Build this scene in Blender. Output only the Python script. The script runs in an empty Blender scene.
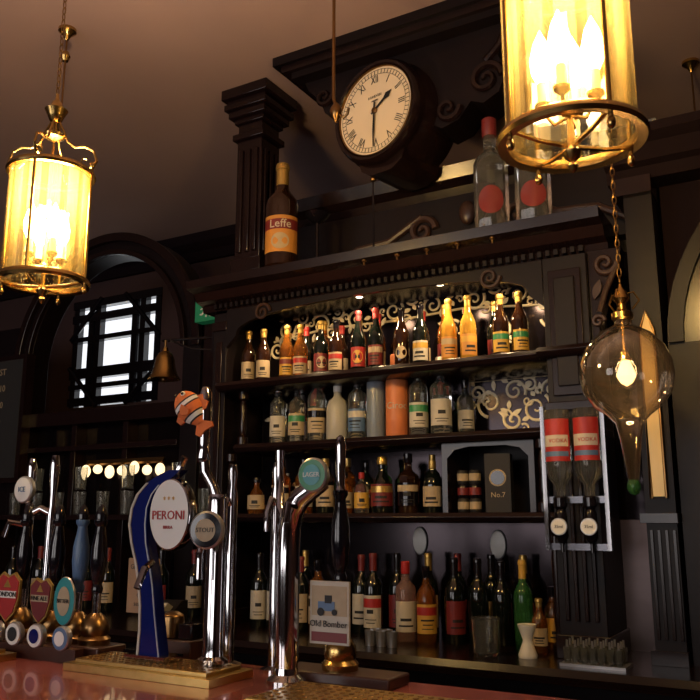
import bpy, bmesh, math, random
from mathutils import Matrix, Vector
random.seed(7)
pi=math.pi
S=bpy.context.scene
# ------------------------------------------------------------------ materials
def mat(name,col,rough=.5,metal=0,trans=0,emit=None,es=0,ior=1.45,noise=None,bump=0,coat=0,spec=.5):
    m=bpy.data.materials.new(name); m.use_nodes=True
    nt=m.node_tree; p=nt.nodes['Principled BSDF']
    p.inputs['Base Color'].default_value=(*col,1)
    p.inputs['Roughness'].default_value=rough
    p.inputs['Metallic'].default_value=metal
    p.inputs['Transmission Weight'].default_value=trans
    p.inputs['IOR'].default_value=ior
    p.inputs['Coat Weight'].default_value=coat
    p.inputs['Specular IOR Level'].default_value=spec
    if emit:
        p.inputs['Emission Color'].default_value=(*emit,1); p.inputs['Emission Strength'].default_value=es
    if noise:
        sc,col2,vs=noise
        tc=nt.nodes.new('ShaderNodeTexCoord'); mp=nt.nodes.new('ShaderNodeMapping')
        mp.inputs['Scale'].default_value=vs
        nz=nt.nodes.new('ShaderNodeTexNoise'); nz.inputs['Scale'].default_value=sc; nz.inputs['Detail'].default_value=5
        mx=nt.nodes.new('ShaderNodeMix'); mx.data_type='RGBA'
        mx.inputs[6].default_value=(*col,1); mx.inputs[7].default_value=(*col2,1)
        nt.links.new(tc.outputs['Object'],mp.inputs['Vector']); nt.links.new(mp.outputs['Vector'],nz.inputs['Vector'])
        nt.links.new(nz.outputs['Fac'],mx.inputs[0]); nt.links.new(mx.outputs[2],p.inputs['Base Color'])
        if bump:
            bp=nt.nodes.new('ShaderNodeBump'); bp.inputs['Strength'].default_value=bump; bp.inputs['Distance'].default_value=.01
            nt.links.new(nz.outputs['Fac'],bp.inputs['Height']); nt.links.new(bp.outputs['Normal'],p.inputs['Normal'])
    return m
WOOD=mat('dark_mahogany',(.0095,.0048,.0062),.42,noise=(6,(.004,.0025,.0035),(1,1,8)),spec=.26)
WOOD2=mat('dark_mahogany_gloss',(.016,.0068,.0072),.22,noise=(8,(.006,.0032,.0038),(8,1,1)),spec=.45)
TRIM=mat('dark_painted_trim',(.012,.007,.009),.85,spec=.05)
CARV=mat('carved_brown_wood',(.04,.02,.016),.32)
BARW=mat('red_mahogany_bar',(.34,.085,.07),.24,noise=(4,(.20,.045,.04),(1,9,4)),coat=.5)
BLOCK=mat('brown_wood_block',(.07,.027,.018),.35,noise=(8,(.03,.012,.009),(1,6,4)))
CEIL=mat('ceiling_plaster',(.47,.33,.315),.75,noise=(1.3,(.35,.24,.23),(1,1,1)),bump=.08)
WALL=mat('wall_plaster',(.075,.043,.043),.85,noise=(2,(.055,.033,.033),(1,1,1)),bump=.1,spec=.15)
FLOOR=mat('floor_boards',(.08,.045,.03),.45,noise=(5,(.04,.02,.015),(1,8,1)))
MIRR=mat('dark_mirror',(.020,.015,.018),.14,metal=.8)
BRASS=mat('brass',(.50,.32,.11),.24,metal=1)
BRASSD=mat('brass_dark',(.26,.15,.06),.3,metal=1)
BRASSP=mat('brass_drip_plate',(.75,.52,.2),.3,metal=1,noise=(40,(.5,.33,.1),(1,1,1)))
CHROME=mat('chrome',(.55,.54,.56),.07,metal=1)
STEEL=mat('steel_panel',(.16,.12,.12),.35,metal=.9,noise=(6,(.09,.07,.07),(1,1,3)))
STEELD=mat('dark_steel_rail',(.16,.16,.18),.22,metal=1)
BLACK=mat('black_gloss',(.006,.005,.008),.12,coat=.2)
BLACKM=mat('black_matt',(.012,.010,.012),.6)
WHITE=mat('white_enamel',(.74,.72,.68),.35)
CREAM=mat('cream_paper',(.44,.35,.23),.6,noise=(60,(.36,.27,.17),(1,1,1)))
PAPER=mat('white_paper',(.52,.48,.41),.6,noise=(60,(.45,.41,.34),(1,1,1)))
DIAL=mat('clock_dial',(.86,.72,.55),.45,noise=(5,(.76,.62,.45),(1,1,1)))
ETCH=mat('etched_gilt',(.80,.68,.46),.4)
INK=mat('ink_black',(.01,.01,.012),.6)
RED=mat('red_print',(.36,.022,.022),.45)
DRED=mat('dark_red_label',(.15,.016,.018),.45)
ORG=mat('orange_bottle_coat',(.56,.17,.06),.45)
FISHO=mat('orange_plush',(.72,.19,.05),.8,noise=(30,(.55,.13,.04),(1,1,1)),bump=.3)
BLUE=mat('cobalt_blue',(.006,.012,.11),.14,coat=.4)
LBLUE=mat('light_blue_print',(.08,.15,.28),.4)
TEAL=mat('teal_badge',(.03,.25,.27),.35)
GREEN=mat('green_badge',(.03,.22,.09),.35)
YEL=mat('yellow_label',(.54,.31,.05),.45)
AMBL=mat('amber_label',(.50,.22,.045),.45)
GOLDF=mat('gold_foil',(.58,.38,.11),.32,metal=.75)
SILV=mat('silver_foil',(.45,.45,.47),.3,metal=.8)
KRAFT=mat('kraft_card',(.34,.21,.12),.7,noise=(20,(.27,.16,.09),(1,1,1)))
G_BROWN=mat('brown_glass',(.022,.008,.004),.05,trans=.25,coat=.6)
G_DARK=mat('dark_green_glass',(.004,.006,.005),.05,coat=.6)
G_GREEN=mat('green_glass',(.05,.20,.06),.06,trans=.65)
G_CLEAR=mat('clear_glass_bottle',(.76,.78,.76),.03,trans=.96,ior=1.38)
G_FROST=mat('frosted_glass',(.30,.35,.42),.30,trans=.4)
G_FROSTW=mat('frosted_white_glass',(.48,.46,.40),.35,trans=.25)
G_GOLD=mat('lager_in_glass',(.88,.50,.08),.05,trans=.65,ior=1.36,coat=.4)
G_AMB=mat('amber_spirit_glass',(.55,.19,.03),.04,trans=.86,ior=1.38,coat=.4)
G_PINK=mat('pink_spirit_glass',(.50,.30,.28),.08,trans=.7,ior=1.36)
BULB=mat('warm_bulb',(1,.8,.5),.3,emit=(1,.78,.42),es=60)
BULB_REFL=mat('reflected_bulb_glow',(1,.85,.65),.3,emit=(1,.72,.40),es=1.7)
BULB3=mat('globe_filament_bulb',(1,.85,.65),.3,emit=(1,.66,.28),es=3.0)
SPOTM=mat('downlight_lens',(1,.9,.8),.3,emit=(1,.85,.6),es=9)
DAY=mat('daylight_glass',(.7,.75,.8),.3,emit=(.92,.95,1),es=1.15)
DAYF=mat('front_window_glass',(.7,.75,.8),.3,emit=(.98,.94,.97),es=1.7)
EXITG=mat('exit_sign_green',(.02,.22,.11),.4,emit=(.03,.4,.15),es=.06)
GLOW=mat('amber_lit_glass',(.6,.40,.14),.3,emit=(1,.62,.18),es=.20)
CHALK=mat('chalkboard_slate',(.02,.02,.022),.7)
IVORY=mat('candle_sleeve',(.8,.68,.42),.5,emit=(1,.70,.32),es=1.6)
def lampglass(name,tint,tr,fdiff,fgl):
    m=bpy.data.materials.new(name); m.use_nodes=True; nt=m.node_tree; nt.nodes.clear()
    o=nt.nodes.new('ShaderNodeOutputMaterial'); t=nt.nodes.new('ShaderNodeBsdfTransparent'); t.inputs[0].default_value=(*tint,1)
    d=nt.nodes.new('ShaderNodeBsdfTranslucent'); d.inputs[0].default_value=(*tr,1)
    g=nt.nodes.new('ShaderNodeBsdfGlossy'); g.inputs['Roughness'].default_value=.05
    a=nt.nodes.new('ShaderNodeMixShader'); a.inputs[0].default_value=fdiff
    b=nt.nodes.new('ShaderNodeMixShader'); lw=nt.nodes.new('ShaderNodeLayerWeight'); lw.inputs[0].default_value=fgl
    nt.links.new(t.outputs[0],a.inputs[1]); nt.links.new(d.outputs[0],a.inputs[2])
    nt.links.new(lw.outputs['Facing'],b.inputs[0]); nt.links.new(a.outputs[0],b.inputs[1]); nt.links.new(g.outputs[0],b.inputs[2])
    nt.links.new(b.outputs[0],o.inputs[0]); return m
LGLASS=lampglass('lantern_glass',(.97,.91,.66),(.85,.62,.24),.05,.22)
LGLASS2=lampglass('lantern_bevel_glass',(.97,.90,.62),(.90,.68,.28),.11,.40)
GGLASS=lampglass('globe_glass',(.90,.82,.72),(.9,.7,.45),.05,.5)
# ------------------------------------------------------------------ mesh builder
FM=Matrix.Rotation(pi/2,4,'X')   # local XY drawing plane -> upright plane facing -Y
def T(x,y,z): return Matrix.Translation((x,y,z))
def RZ(a): return Matrix.Rotation(a,4,'Z')
class B:
    def __init__(s): s.v=[];s.f=[];s.mi=[];s.mats=[];s.M=Matrix()
    def idx(s,m):
        if m not in s.mats: s.mats.append(m)
        return s.mats.index(m)
    def add(s,vs,fs,m):
        o=len(s.v); s.v+=[s.M@Vector(q) for q in vs]
        s.f+=[[i+o for i in f] for f in fs]; s.mi+=[s.idx(m)]*len(fs)
    def box(s,x0,x1,y0,y1,z0,z1,m):
        s.add([(x0,y0,z0),(x1,y0,z0),(x1,y1,z0),(x0,y1,z0),(x0,y0,z1),(x1,y0,z1),(x1,y1,z1),(x0,y1,z1)],
              [(0,3,2,1),(4,5,6,7),(0,1,5,4),(1,2,6,5),(2,3,7,6),(3,0,4,7)],m)
    def lathe(s,prof,m,seg=24,c=(0,0,0),a0=0,a1=2*pi,sy=1,cap=True):
        full=abs(a1-a0-2*pi)<1e-6; n=seg if full else seg+1
        vs=[];fs=[]
        for r,z in prof:
            r=max(r,1e-4)
            for i in range(n):
                a=a0+(a1-a0)*i/seg; vs.append((c[0]+r*math.cos(a),c[1]+r*math.sin(a)*sy,c[2]+z))
        for j in range(len(prof)-1):
            for i in range(seg):
                k=(i+1)%n; fs.append((j*n+i,j*n+k,(j+1)*n+k,(j+1)*n+i))
        if full and cap:
            if prof[0][0]>1e-3: fs.append(tuple(range(n))[::-1])
            if prof[-1][0]>1e-3: fs.append(tuple((len(prof)-1)*n+i for i in range(n)))
        s.add(vs,fs,m)
    def tube(s,pts,r,m,seg=8,closed=False):
        P=[Vector(p) for p in pts]; n=len(P); R=r if isinstance(r,(list,tuple)) else [r]*n
        vs=[];fs=[];up=None
        for i in range(n):
            if closed: d=P[(i+1)%n]-P[i-1]
            else: d=P[min(i+1,n-1)]-P[max(i-1,0)]
            d.normalize()
            if up is None:
                up=Vector((0,0,1)) if abs(d.z)<.9 else Vector((1,0,0))
            u=(up-d*up.dot(d))
            if u.length<1e-5: u=Vector((0,1,0))-d*d.y
            u.normalize(); w=d.cross(u); up=u
            for k in range(seg):
                a=2*pi*k/seg; vs.append(P[i]+(u*math.cos(a)+w*math.sin(a))*R[i])
        for i in range(n if closed else n-1):
            j=(i+1)%n
            for k in range(seg): fs.append((i*seg+k,i*seg+(k+1)%seg,j*seg+(k+1)%seg,j*seg+k))
        if not closed: fs.append(tuple(range(seg))[::-1]); fs.append(tuple((n-1)*seg+k for k in range(seg)))
        s.add(vs,fs,m)
    def prism(s,poly,y0,y1,m):
        n=len(poly); vs=[(x,y0,z) for x,z in poly]+[(x,y1,z) for x,z in poly]
        s.add(vs,[tuple(range(n)),tuple(range(2*n-1,n-1,-1))]+[(i,i+n,(i+1)%n+n,(i+1)%n) for i in range(n)],m)
    def prismx(s,poly,x0,x1,m):
        n=len(poly); vs=[(x0,y,z) for y,z in poly]+[(x1,y,z) for y,z in poly]
        s.add(vs,[tuple(range(n)),tuple(range(2*n-1,n-1,-1))]+[(i,i+n,(i+1)%n+n,(i+1)%n) for i in range(n)],m)
    def ell(s,c,r,m,seg=20,rings=12):
        pr=[(math.sin(pi*i/rings),-math.cos(pi*i/rings)) for i in range(rings+1)]
        M0=s.M; s.M=M0@T(*c)@Matrix.Diagonal((r[0],r[1],r[2],1)); s.lathe(pr,m,seg); s.M=M0
    def text(s,t,size,m,wrap=None,ext=.0006):
        cu=bpy.data.curves.new('t','FONT'); cu.body=t; cu.size=size; cu.align_x='CENTER'; cu.align_y='CENTER'; cu.extrude=ext; cu.resolution_u=2
        o=bpy.data.objects.new('t',cu); S.collection.objects.link(o); bpy.context.view_layer.update()
        me=bpy.data.meshes.new_from_object(o.evaluated_get(bpy.context.evaluated_depsgraph_get()))
        vs=[v.co.copy() for v in me.vertices]; fs=[tuple(p.vertices) for p in me.polygons]
        if wrap:   # wrap on a vertical cylinder, centred on -Y ; wrap=(radius, z)
            r,z0=wrap; vs=[Vector(((r+v.z)*math.sin(v.x/r),-(r+v.z)*math.cos(v.x/r),z0+v.y)) for v in vs]
        bpy.data.objects.remove(o); bpy.data.curves.remove(cu); bpy.data.meshes.remove(me)
        s.add(vs,fs,m)
    def scroll(s,cx,cz,R,y,m,d=1,r=.006,turns=1.6,ph=0):
        pts=[];n=34
        for i in range(n+1):
            u=i/n; a=ph+d*turns*2*pi*u; q=R*(1-u*.88); pts.append((cx+q*math.cos(a),y,cz+q*math.sin(a)))
        s.tube(pts,[r*(1-.45*i/n) for i in range(n+1)],m,6)
    def leaf(s,cx,cz,L,w,a,y,m):
        pl=[]; ca,sa=math.cos(a),math.sin(a)
        for i in range(9):
            t=i/8; pl.append((t*L,w*math.sin(pi*t)))
        for i in range(1,8):
            t=1-i/8; pl.append((t*L,-w*math.sin(pi*t)))
        s.prism([(cx+p*ca-q*sa,cz+p*sa+q*ca) for p,q in pl],y,y+.004,m)
    def obj(s,name,loc=(0,0,0),rot=0,bevel=0,ang=38):
        me=bpy.data.meshes.new(name); me.from_pydata([tuple(q) for q in s.v],[],s.f); 
        for m in s.mats: me.materials.append(m)
        me.polygons.foreach_set('material_index',s.mi)
        bm=bmesh.new(); bm.from_mesh(me); bmesh.ops.recalc_face_normals(bm,faces=bm.faces); bm.to_mesh(me); bm.free()
        me.polygons.foreach_set('use_smooth',[True]*len(me.polygons)); me.set_sharp_from_angle(angle=math.radians(ang)); me.update()
        o=bpy.data.objects.new(name,me); S.collection.objects.link(o); o.location=loc; o.rotation_euler=(0,0,rot)
        if bevel:
            b=o.modifiers.new('bevel','BEVEL'); b.width=bevel; b.segments=2; b.limit_method='ANGLE'; b.angle_limit=math.radians(50)
        return o
def arc(cx,cz,r,a0,a1,n=24): return [(cx+r*math.cos(a0+(a1-a0)*i/n),cz+r*math.sin(a0+(a1-a0)*i/n)) for i in range(n+1)]
def boxobj(name,*a,bevel=0):
    b=B(); b.box(*a); return b.obj(name,bevel=bevel)
# ------------------------------------------------------------------ room
CZ=3.36
boxobj('floor',-6.1,2.6,-3.6,4.4,-.1,0,FLOOR)
boxobj('ceiling',-6.1,2.6,-3.6,4.4,CZ,CZ+.1,CEIL)
boxobj('wall_left',-6.1,-6,-3.6,4.4,0,CZ,WALL)
boxobj('wall_right',2.5,2.6,-3.6,4.4,0,CZ,WALL)
boxobj('wall_front',-6,2.5,-3.6,-3.5,0,CZ,WALL)
b=B(); x0,x1,z0,z1=-4.85,-3.96,2.26,3.07
b.box(-6,x0,4.2,4.3,0,CZ,WALL); b.box(x1,2.5,4.2,4.3,0,CZ,WALL); b.box(x0,x1,4.2,4.3,0,z0,WALL); b.box(x0,x1,4.2,4.3,z1,CZ,WALL)
b.obj('wall_back')
b=B(); b.box(x0,x1,4.26,4.27,z0,z1,DAY)
for x in (x0+.035,x0+.19,x0+.26,x1-.26,x1-.18,x1-.035): b.box(x-.026,x+.026,4.2,4.25,z0,z1,BLACK)
for z,hh in ((z0+.04,.03),(z0+.15,.018),(z0+.25,.04),(z1-.30,.018),(z1-.14,.03),(z1-.03,.03)): b.box(x0,x1,4.19,4.25,z-hh,z+hh,BLACK)
b.tube([(x0,4.19,z0+.3),(x0+.3,4.19,z0)],.018,BLACK); b.tube([(x1,4.19,z1-.35),(x1-.35,4.19,z1)],.018,BLACK)
b.tube([(x0,4.19,z1-.3),(x0+.3,4.19,z1)],.018,BLACK); b.tube([(x1,4.19,z0+.25),(x1-.3,4.19,z0)],.018,BLACK)
b.obj('window_1')
b=B(); b.prismx([(4.2,3.2),(4.17,3.2),(4.15,3.26),(4.08,3.30),(4.06,3.36),(4.2,3.36)],-6,2.5,TRIM); b.obj('trim_1')
for i,xc in enumerate((-3.6,-.9)):
    b=B(); b.box(xc-1.0,xc+1.0,-3.5,-3.47,1.0,2.8,DAYF)
    for k in range(4): xx=xc-1+k*2/3; b.box(xx-.03,xx+.03,-3.47,-3.43,1.0,2.8,WOOD)
    for z in (1.0,2.1,2.8): b.box(xc-1.03,xc+1.03,-3.47,-3.43,z-.03,z+.03,WOOD)
    b.obj('window_%d'%(i+2))
# ------------------------------------------------------------------ front bar
b=B(); b.box(-4.6,1.3,.98,1.5,0,1.095,WOOD); b.prismx([(.93,1.1),(.92,1.117),(.93,1.135),(1.555,1.135),(1.565,1.117),(1.555,1.095),(.94,1.095)],-4.6,1.3,BARW)
for k in range(8): b.box(-4.4+k*.7,-3.9+k*.7,.965,.98,.15,.95,WOOD2)
b.obj('bar_counter')
# ------------------------------------------------------------------ back counter + cabinet
CT=1.028
b=B(); b.box(-5.2,1.6,2.52,3.42,0,.985,WOOD); b.prismx([(2.47,.99),(2.46,1.008),(2.47,CT),(3.42,CT),(3.42,.985),(2.47,.985)],-5.2,1.6,WOOD2)
for k in range(9): b.box(-4.9+k*.72,-4.3+k*.72,2.505,2.52,.12,.9,WOOD2)
b.obj('back_bar_counter')
S3,S2,S1=2.012,1.755,1.475
# --- mirrored back panel with etched decoration, upper carved board and crown
b=B()
b.box(-2.24,-.40,3.0,3.05,CT,2.80,WOOD)
b.box(-2.17,-.51,2.985,3.0,CT,2.41,MIRR)
for k,(cx,cz,R) in enumerate([(-2.05,2.29,.045),(-1.96,2.335,.035),(-1.87,2.29,.05),(-1.78,2.34,.035),(-1.69,2.30,.045),(-1.60,2.345,.035),(-1.51,2.31,.05),(-1.42,2.355,.035),(-1.33,2.31,.045),(-1.25,2.35,.035),(-1.15,2.31,.045),(-1.06,2.35,.035),(-.97,2.31,.045),(-.89,2.34,.03),
        (-2.10,2.20,.04),(-1.25,2.2,.04),(-1.04,2.17,.04),(-.84,2.2,.045),
        (-1.10,1.89,.055),(-1.00,1.93,.045),(-.92,1.86,.06),(-1.01,1.82,.04),(-.86,1.93,.035),(-1.15,1.93,.035),(-2.08,1.88,.05),(-2.05,1.6,.045),(-.94,1.95,.03)]):
    b.scroll(cx,cz,R,2.983,ETCH,1 if k%2 else -1,.0065,1.5,k*1.3)
    b.scroll(cx+R*1.1,cz-R*.9,R*.5,2.983,ETCH,-1 if k%2 else 1,.005,1.1,k)
    for j in range(3): b.leaf(cx+R*.9*math.cos(k+j*2),cz+R*.9*math.sin(k+j*2),R*.8,.009,k+j*2+.5,2.979,ETCH)
b.tube([(-2.12,2.983,2.24),(-1.9,2.983,2.265),(-1.7,2.983,2.27),(-1.5,2.983,2.265),(-1.2,2.983,2.28),(-.85,2.983,2.25)],.005,ETCH,6)
b.tube([(-1.18,2.983,1.98),(-.82,2.983,1.98),(-.82,2.983,1.78),(-1.18,2.983,1.78)],.006,ETCH,6,True)
for xx,zz in ((-1.405,1.37),(-1.086,1.36)):  # white oval plates stand in for tap badges reflected in the mirror
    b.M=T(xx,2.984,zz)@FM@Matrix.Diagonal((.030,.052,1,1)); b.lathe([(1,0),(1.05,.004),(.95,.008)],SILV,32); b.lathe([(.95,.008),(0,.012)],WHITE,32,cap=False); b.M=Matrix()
b.box(-1.98,-.40,2.93,3.0,2.46,2.78,WOOD)
b.prismx([(3.05,2.74),(2.93,2.74),(2.915,2.77),(2.87,2.79),(2.85,2.84),(3.05,2.84)],-2.04,-.40,WOOD2)
b.prism([(-1.9,2.46)]+[(-1.9+.8*t/10,2.50+.17*math.sin(pi/2*t/10)**2) for t in range(11)]+[(-1.1+.5*t/10,2.67-.17*math.sin(pi/2*t/10)**2) for t in range(1,11)]+[(-.6,2.46)],2.90,2.93,WOOD)
for sx,dd in ((-1.33,1),(-.93,-1)):
    b.scroll(sx,2.60,.06,2.89,CARV,dd,.016,1.5); b.scroll(sx-dd*.17,2.53,.04,2.89,CARV,-dd,.013,1.4)
    b.tube([(sx-dd*.42,2.89,2.5),(sx-dd*.3,2.89,2.57),(sx-dd*.15,2.89,2.58),(sx,2.89,2.66)],.014,CARV)
b.ell((-1.13,2.885,2.64),(.035,.02,.05),CARV)
b.box(-.63,-.5,2.93,2.985,CT,1.45,STEEL)
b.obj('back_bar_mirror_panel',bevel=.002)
# --- posts
b=B(); b.box(-2.255,-2.185,2.72,2.984,CT,2.33,WOOD); b.box(-2.26,-2.18,2.71,2.984,CT,1.09,WOOD2); b.box(-2.26,-2.18,2.71,2.984,2.25,2.29,WOOD2)
b.box(-2.235,-2.205,2.712,2.72,1.15,2.2,WOOD2); b.obj('bar_pilaster',bevel=.003)
b=B(); b.box(-.78,-.63,2.67,2.928,CT,2.33,WOOD); b.box(-.76,-.65,2.66,2.67,1.85,2.28,WOOD2); b.box(-.74,-.67,2.652,2.66,1.88,2.25,WOOD)
b.box(-.79,-.62,2.655,2.928,CT,1.10,WOOD2); b.box(-.79,-.62,2.655,2.928,1.80,1.83,WOOD2)
for k in range(4): b.box(-.757+k*.03,-.743+k*.03,2.662,2.67,1.14,1.78,WOOD2)
b.obj('bar_pilaster',bevel=.003)
b=B(); b.box(-.5,-.41,2.69,2.928,CT,2.56,WOOD)
for k in range(4): b.box(-.49+k*.022,-.481+k*.022,2.682,2.69,1.1,1.42,WOOD2)
b.box(-.53,-.405,2.66,2.928,2.50,2.56,WOOD2); b.box(-.515,-.405,2.67,2.928,1.44,1.47,WOOD2); b.box(-.51,-.405,2.67,2.928,CT,1.07,WOOD2)
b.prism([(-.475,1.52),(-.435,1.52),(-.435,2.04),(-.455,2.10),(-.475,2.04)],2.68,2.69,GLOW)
b.tube([(-.477,2.678,1.515),(-.433,2.678,1.515),(-.433,2.678,2.04),(-.455,2.678,2.105),(-.477,2.678,2.04)],.005,BRASSD,6,True)
b.obj('bar_pilaster',bevel=.003)
# --- shelves with turned supports
def supports(b,z0_,z1_,xs):
    for xx in xs:
        h=z1_-z0_; b.lathe([(.022,0),(.022,.03),(.01,.04),(.016,h*.3),(.012,h*.5),(.016,h*.7),(.01,h-.04),(.022,h-.03),(.022,h)],WOOD2,14,(xx,2.735,z0_))
def shelf(z,xa,xb,yf):
    b=B(); b.prismx([(yf,z-.03),(yf-.012,z-.016),(yf,z),(2.975,z),(2.975,z-.036),(yf+.01,z-.036)],xa,xb,WOOD2)
    return b
b=shelf(S3,-2.184,-.784,2.66); b.obj('bar_shelf',bevel=.002)
b=B(); b.prismx([(2.63,S3-.03),(2.615,S3-.016),(2.63,S3),(2.655,S3),(2.655,S3-.036)],-.80,-.59,WOOD2); b.obj('pilaster_ledge',bevel=.002)
b=shelf(S2,-2.11,-.80,2.70); supports(b,S2,S3-.036,(-2.095,)); b.obj('bar_shelf',bevel=.002)
b=shelf(S1,-2.184,-.784,2.70); supports(b,S1,S2-.036,(-2.15,-.83)); supports(b,CT,S1-.036,(-2.15,-.80)); b.obj('bar_shelf',bevel=.002)
b=B()
b.box(-1.20,-1.18,2.74,2.975,S1,S2-.036,WOOD2); b.box(-.88,-.86,2.74,2.975,S1,S2-.036,WOOD2); b.box(-1.18,-.88,2.955,2.975,S1,S2-.036,WOOD)
b.prism([(-1.18,S2-.036),(-1.18,S2-.09),(-1.15,S2-.06),(-1.10,S2-.05),(-.96,S2-.05),(-.91,S2-.06),(-.88,S2-.09),(-.88,S2-.036)],2.74,2.75,WOOD2)
b.obj('display_niche')
# --- cornice with dentils, arched valance and carved corbel
b=B()
b.prismx([(2.98,2.335),(2.70,2.335),(2.69,2.36),(2.65,2.372),(2.63,2.405),(2.58,2.415),(2.575,2.45),(2.98,2.45)],-2.30,-.56,WOOD2)
for k in range(56): b.box(-2.22+k*.0285,-2.206+k*.0285,2.672,2.70,2.338,2.358,WOOD)
xl,xr=-2.17,-.79; pl=[(xl,2.34),(xl,2.17)]
for i in range(25):
    t=i/24; a=pi-pi*t; pl.append(((xl+xr)/2+(xr-xl-.1)/2*math.cos(a),2.215+.10*math.sin(a)**.7 if 0<t<1 else 2.215))
pl+=[(xr,2.17),(xr,2.34)]
b.prism(pl,2.70,2.72,WOOD)
for sx,dd in ((-1.98,1),(-.98,-1)):
    b.scroll(sx,2.30,.04,2.695,CARV,dd,.008)
b.prism([(-.628,2.335),(-.52,2.335),(-.53,2.27),(-.57,2.2),(-.60,2.1),(-.608,2.03),(-.628,2.02)],2.69,2.76,WOOD2)
b.scroll(-.572,2.285,.04,2.682,CARV,-1,.011,1.4); b.scroll(-.605,2.09,.022,2.682,CARV,1,.008,1.3); b.tube([(-.535,2.682,2.27),(-.575,2.682,2.19),(-.598,2.682,2.12)],.010,CARV)
b.leaf(-.59,2.23,.07,.014,-1.9,2.675,CARV)
for xx in (-1.44,-1.30,-1.18,-1.06,-.93): b.lathe([(.004,0),(.004,.012),(.010,.016),(.010,.024)],BRASSD,10,(xx,2.60,2.392))
b.obj('bar_cornice',bevel=.002)
# right arched bay
b=B()
cx,cz=.25,2.0
b.prism(arc(cx,cz,.65,pi,0,30)+arc(cx,cz,.55,0,pi,30),2.72,2.86,WOOD2)
b.prism(arc(cx,cz,.645,pi,0,30)+arc(cx,cz,.60,0,pi,30),2.70,2.72,WOOD)
b.box(-.40,-.30,2.72,2.86,CT,cz,WOOD); b.box(.80,.90,2.72,2.86,CT,cz,WOOD)
b.box(-.39,1.0,2.94,2.98,CT,2.56,TRIM)
b.prism([(-.40,2.56),(-.40,2.06)]+arc(cx,cz,.645,pi-.05,.05,24)+[(.9,2.06),(.9,2.56)],2.80,2.84,TRIM)
b.prismx([(3.0,2.56),(2.70,2.56),(2.69,2.6),(2.66,2.61),(2.64,2.66),(2.60,2.68),(2.60,2.71),(3.0,2.71)],-.55,1.5,TRIM)
b.box(-.39,1.5,2.95,3.0,2.56,2.80,TRIM)
b.obj('arched_bar_bay')
# left arched screen
b=B(); cx,cz=-3.5,2.35
b.prism(arc(cx,cz,.72,pi,0,36)+arc(cx,cz,.60,0,pi,36),3.25,3.38,WOOD)
b.prism(arc(cx,cz,.73,pi,0,36)+arc(cx,cz,.68,0,pi,36),3.22,3.25,WOOD2)
b.prism(arc(cx,cz,.63,pi,0,36)+arc(cx,cz,.60,0,pi,36),3.22,3.25,WOOD2)
b.box(-4.22,-4.1,3.25,3.38,CT,cz,WOOD); b.box(-2.9,-2.78,3.25,3.38,CT,cz,WOOD)
b.box(-5.2,-4.22,3.27,3.36,CT,2.62,WOOD); b.box(-2.78,-2.26,3.27,3.36,CT,2.55,WOOD)
b.prismx([(3.38,2.55),(3.26,2.55),(3.22,2.60),(3.22,2.63),(3.38,2.63)],-2.78,-2.26,WOOD2)
b.box(-4.1,-2.9,3.23,3.38,1.98,2.06,WOOD2); b.box(-4.1,-2.9,3.34,3.36,CT,2.0,MIRR)
b.box(-4.1,-2.9,3.23,3.38,1.83,1.86,WOOD2)
for xx in (-3.7,-3.3): b.box(xx-.02,xx+.02,3.26,3.34,CT,2.0,WOOD2)
for xx in (-2.7,-2.42): b.box(xx-.035,xx+.035,3.22,3.27,CT,2.54,WOOD2)
b.obj('arched_bar_screen',bevel=.003)
b=B(); b.box(-4.1,-2.3,3.0,3.215,1.45,1.475,WOOD2)
for xx in (-4.08,-3.5,-2.9,-2.32): b.box(xx-.012,xx+.012,3.03,3.21,CT,1.45,WOOD2)
b.obj('glass_shelf_unit')
# tall freestanding column on the cornice
b=B()
for hw,a,c in ((.09,2.45,2.50),(.08,2.50,2.56),(.068,2.56,3.12),(.085,3.12,3.15),(.066,3.15,3.20),(.08,3.20,3.225),(.1,3.225,3.26),(.115,3.26,3.29),(.105,3.29,3.31),(.125,3.31,3.36)):
    b.box(-hw,hw,-hw,hw,a-2.45,c-2.45,WOOD2)
for k in (-1,0,1):
    b.box(k*.04-.011,k*.04+.011,-.078,-.068,.14,.62,WOOD2); b.box(.068,.078,k*.04-.011,k*.04+.011,.14,.62,WOOD2)
b.obj('carved_newel_post',(-2.09,2.79,2.45),bevel=.004)
# ------------------------------------------------------------------ clock
CR=-.20
b=B(); b.M=FM
b.lathe([(.0,-.30),(.15,-.30),(.20,-.27),(.222,-.20),(.222,-.07),(.210,-.05),(.210,-.03),(.214,-.015),(.208,.005),(.200,.016),(.190,.014),(.181,.003)],WOOD2,56,cap=False)
b.lathe([(.181,.004),(0,.004)],DIAL,56,cap=False)
b.lathe([(.184,.008),(.181,.013),(.178,.008),(.178,.004)],BRASSD,56,cap=False)
for r in (.168,.150): b.lathe([(r,.0052),(r+.0018,.0056)],INK,56,cap=False)
NUM=['XII','I','II','III','IIII','V','VI','VII','VIII','IX','X','XI']
for i,nm in enumerate(NUM):
    a=-i*pi/6; b.M=FM@Matrix.Rotation(a,4,'Z')@T(0,.130,.0055)@Matrix.Diagonal((.85,1.25,1,1)); b.text(nm,.036,INK)
for i in range(60):
    a=i*pi/30; b.M=FM@Matrix.Rotation(a,4,'Z'); b.box(-.001,.001,.150,.168,.005,.0062,INK)
b.M=FM@T(0,.060,.0055); b.text('LONDON',.015,INK); b.M=FM@T(0,.042,.0055); b.text('MAKERS',.009,INK)
b.M=FM@Matrix.Rotation(-pi*2*(1.85)/12,4,'Z')
b.add([(-.005,-.02,.009),(.005,-.02,.009),(.006,.06,.009),(.014,.078,.009),(0,.105,.009),(-.014,.078,.009),(-.006,.06,.009)],[tuple(range(7))],INK)
b.M=FM@Matrix.Rotation(-pi*2*30.5/60,4,'Z')
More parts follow.
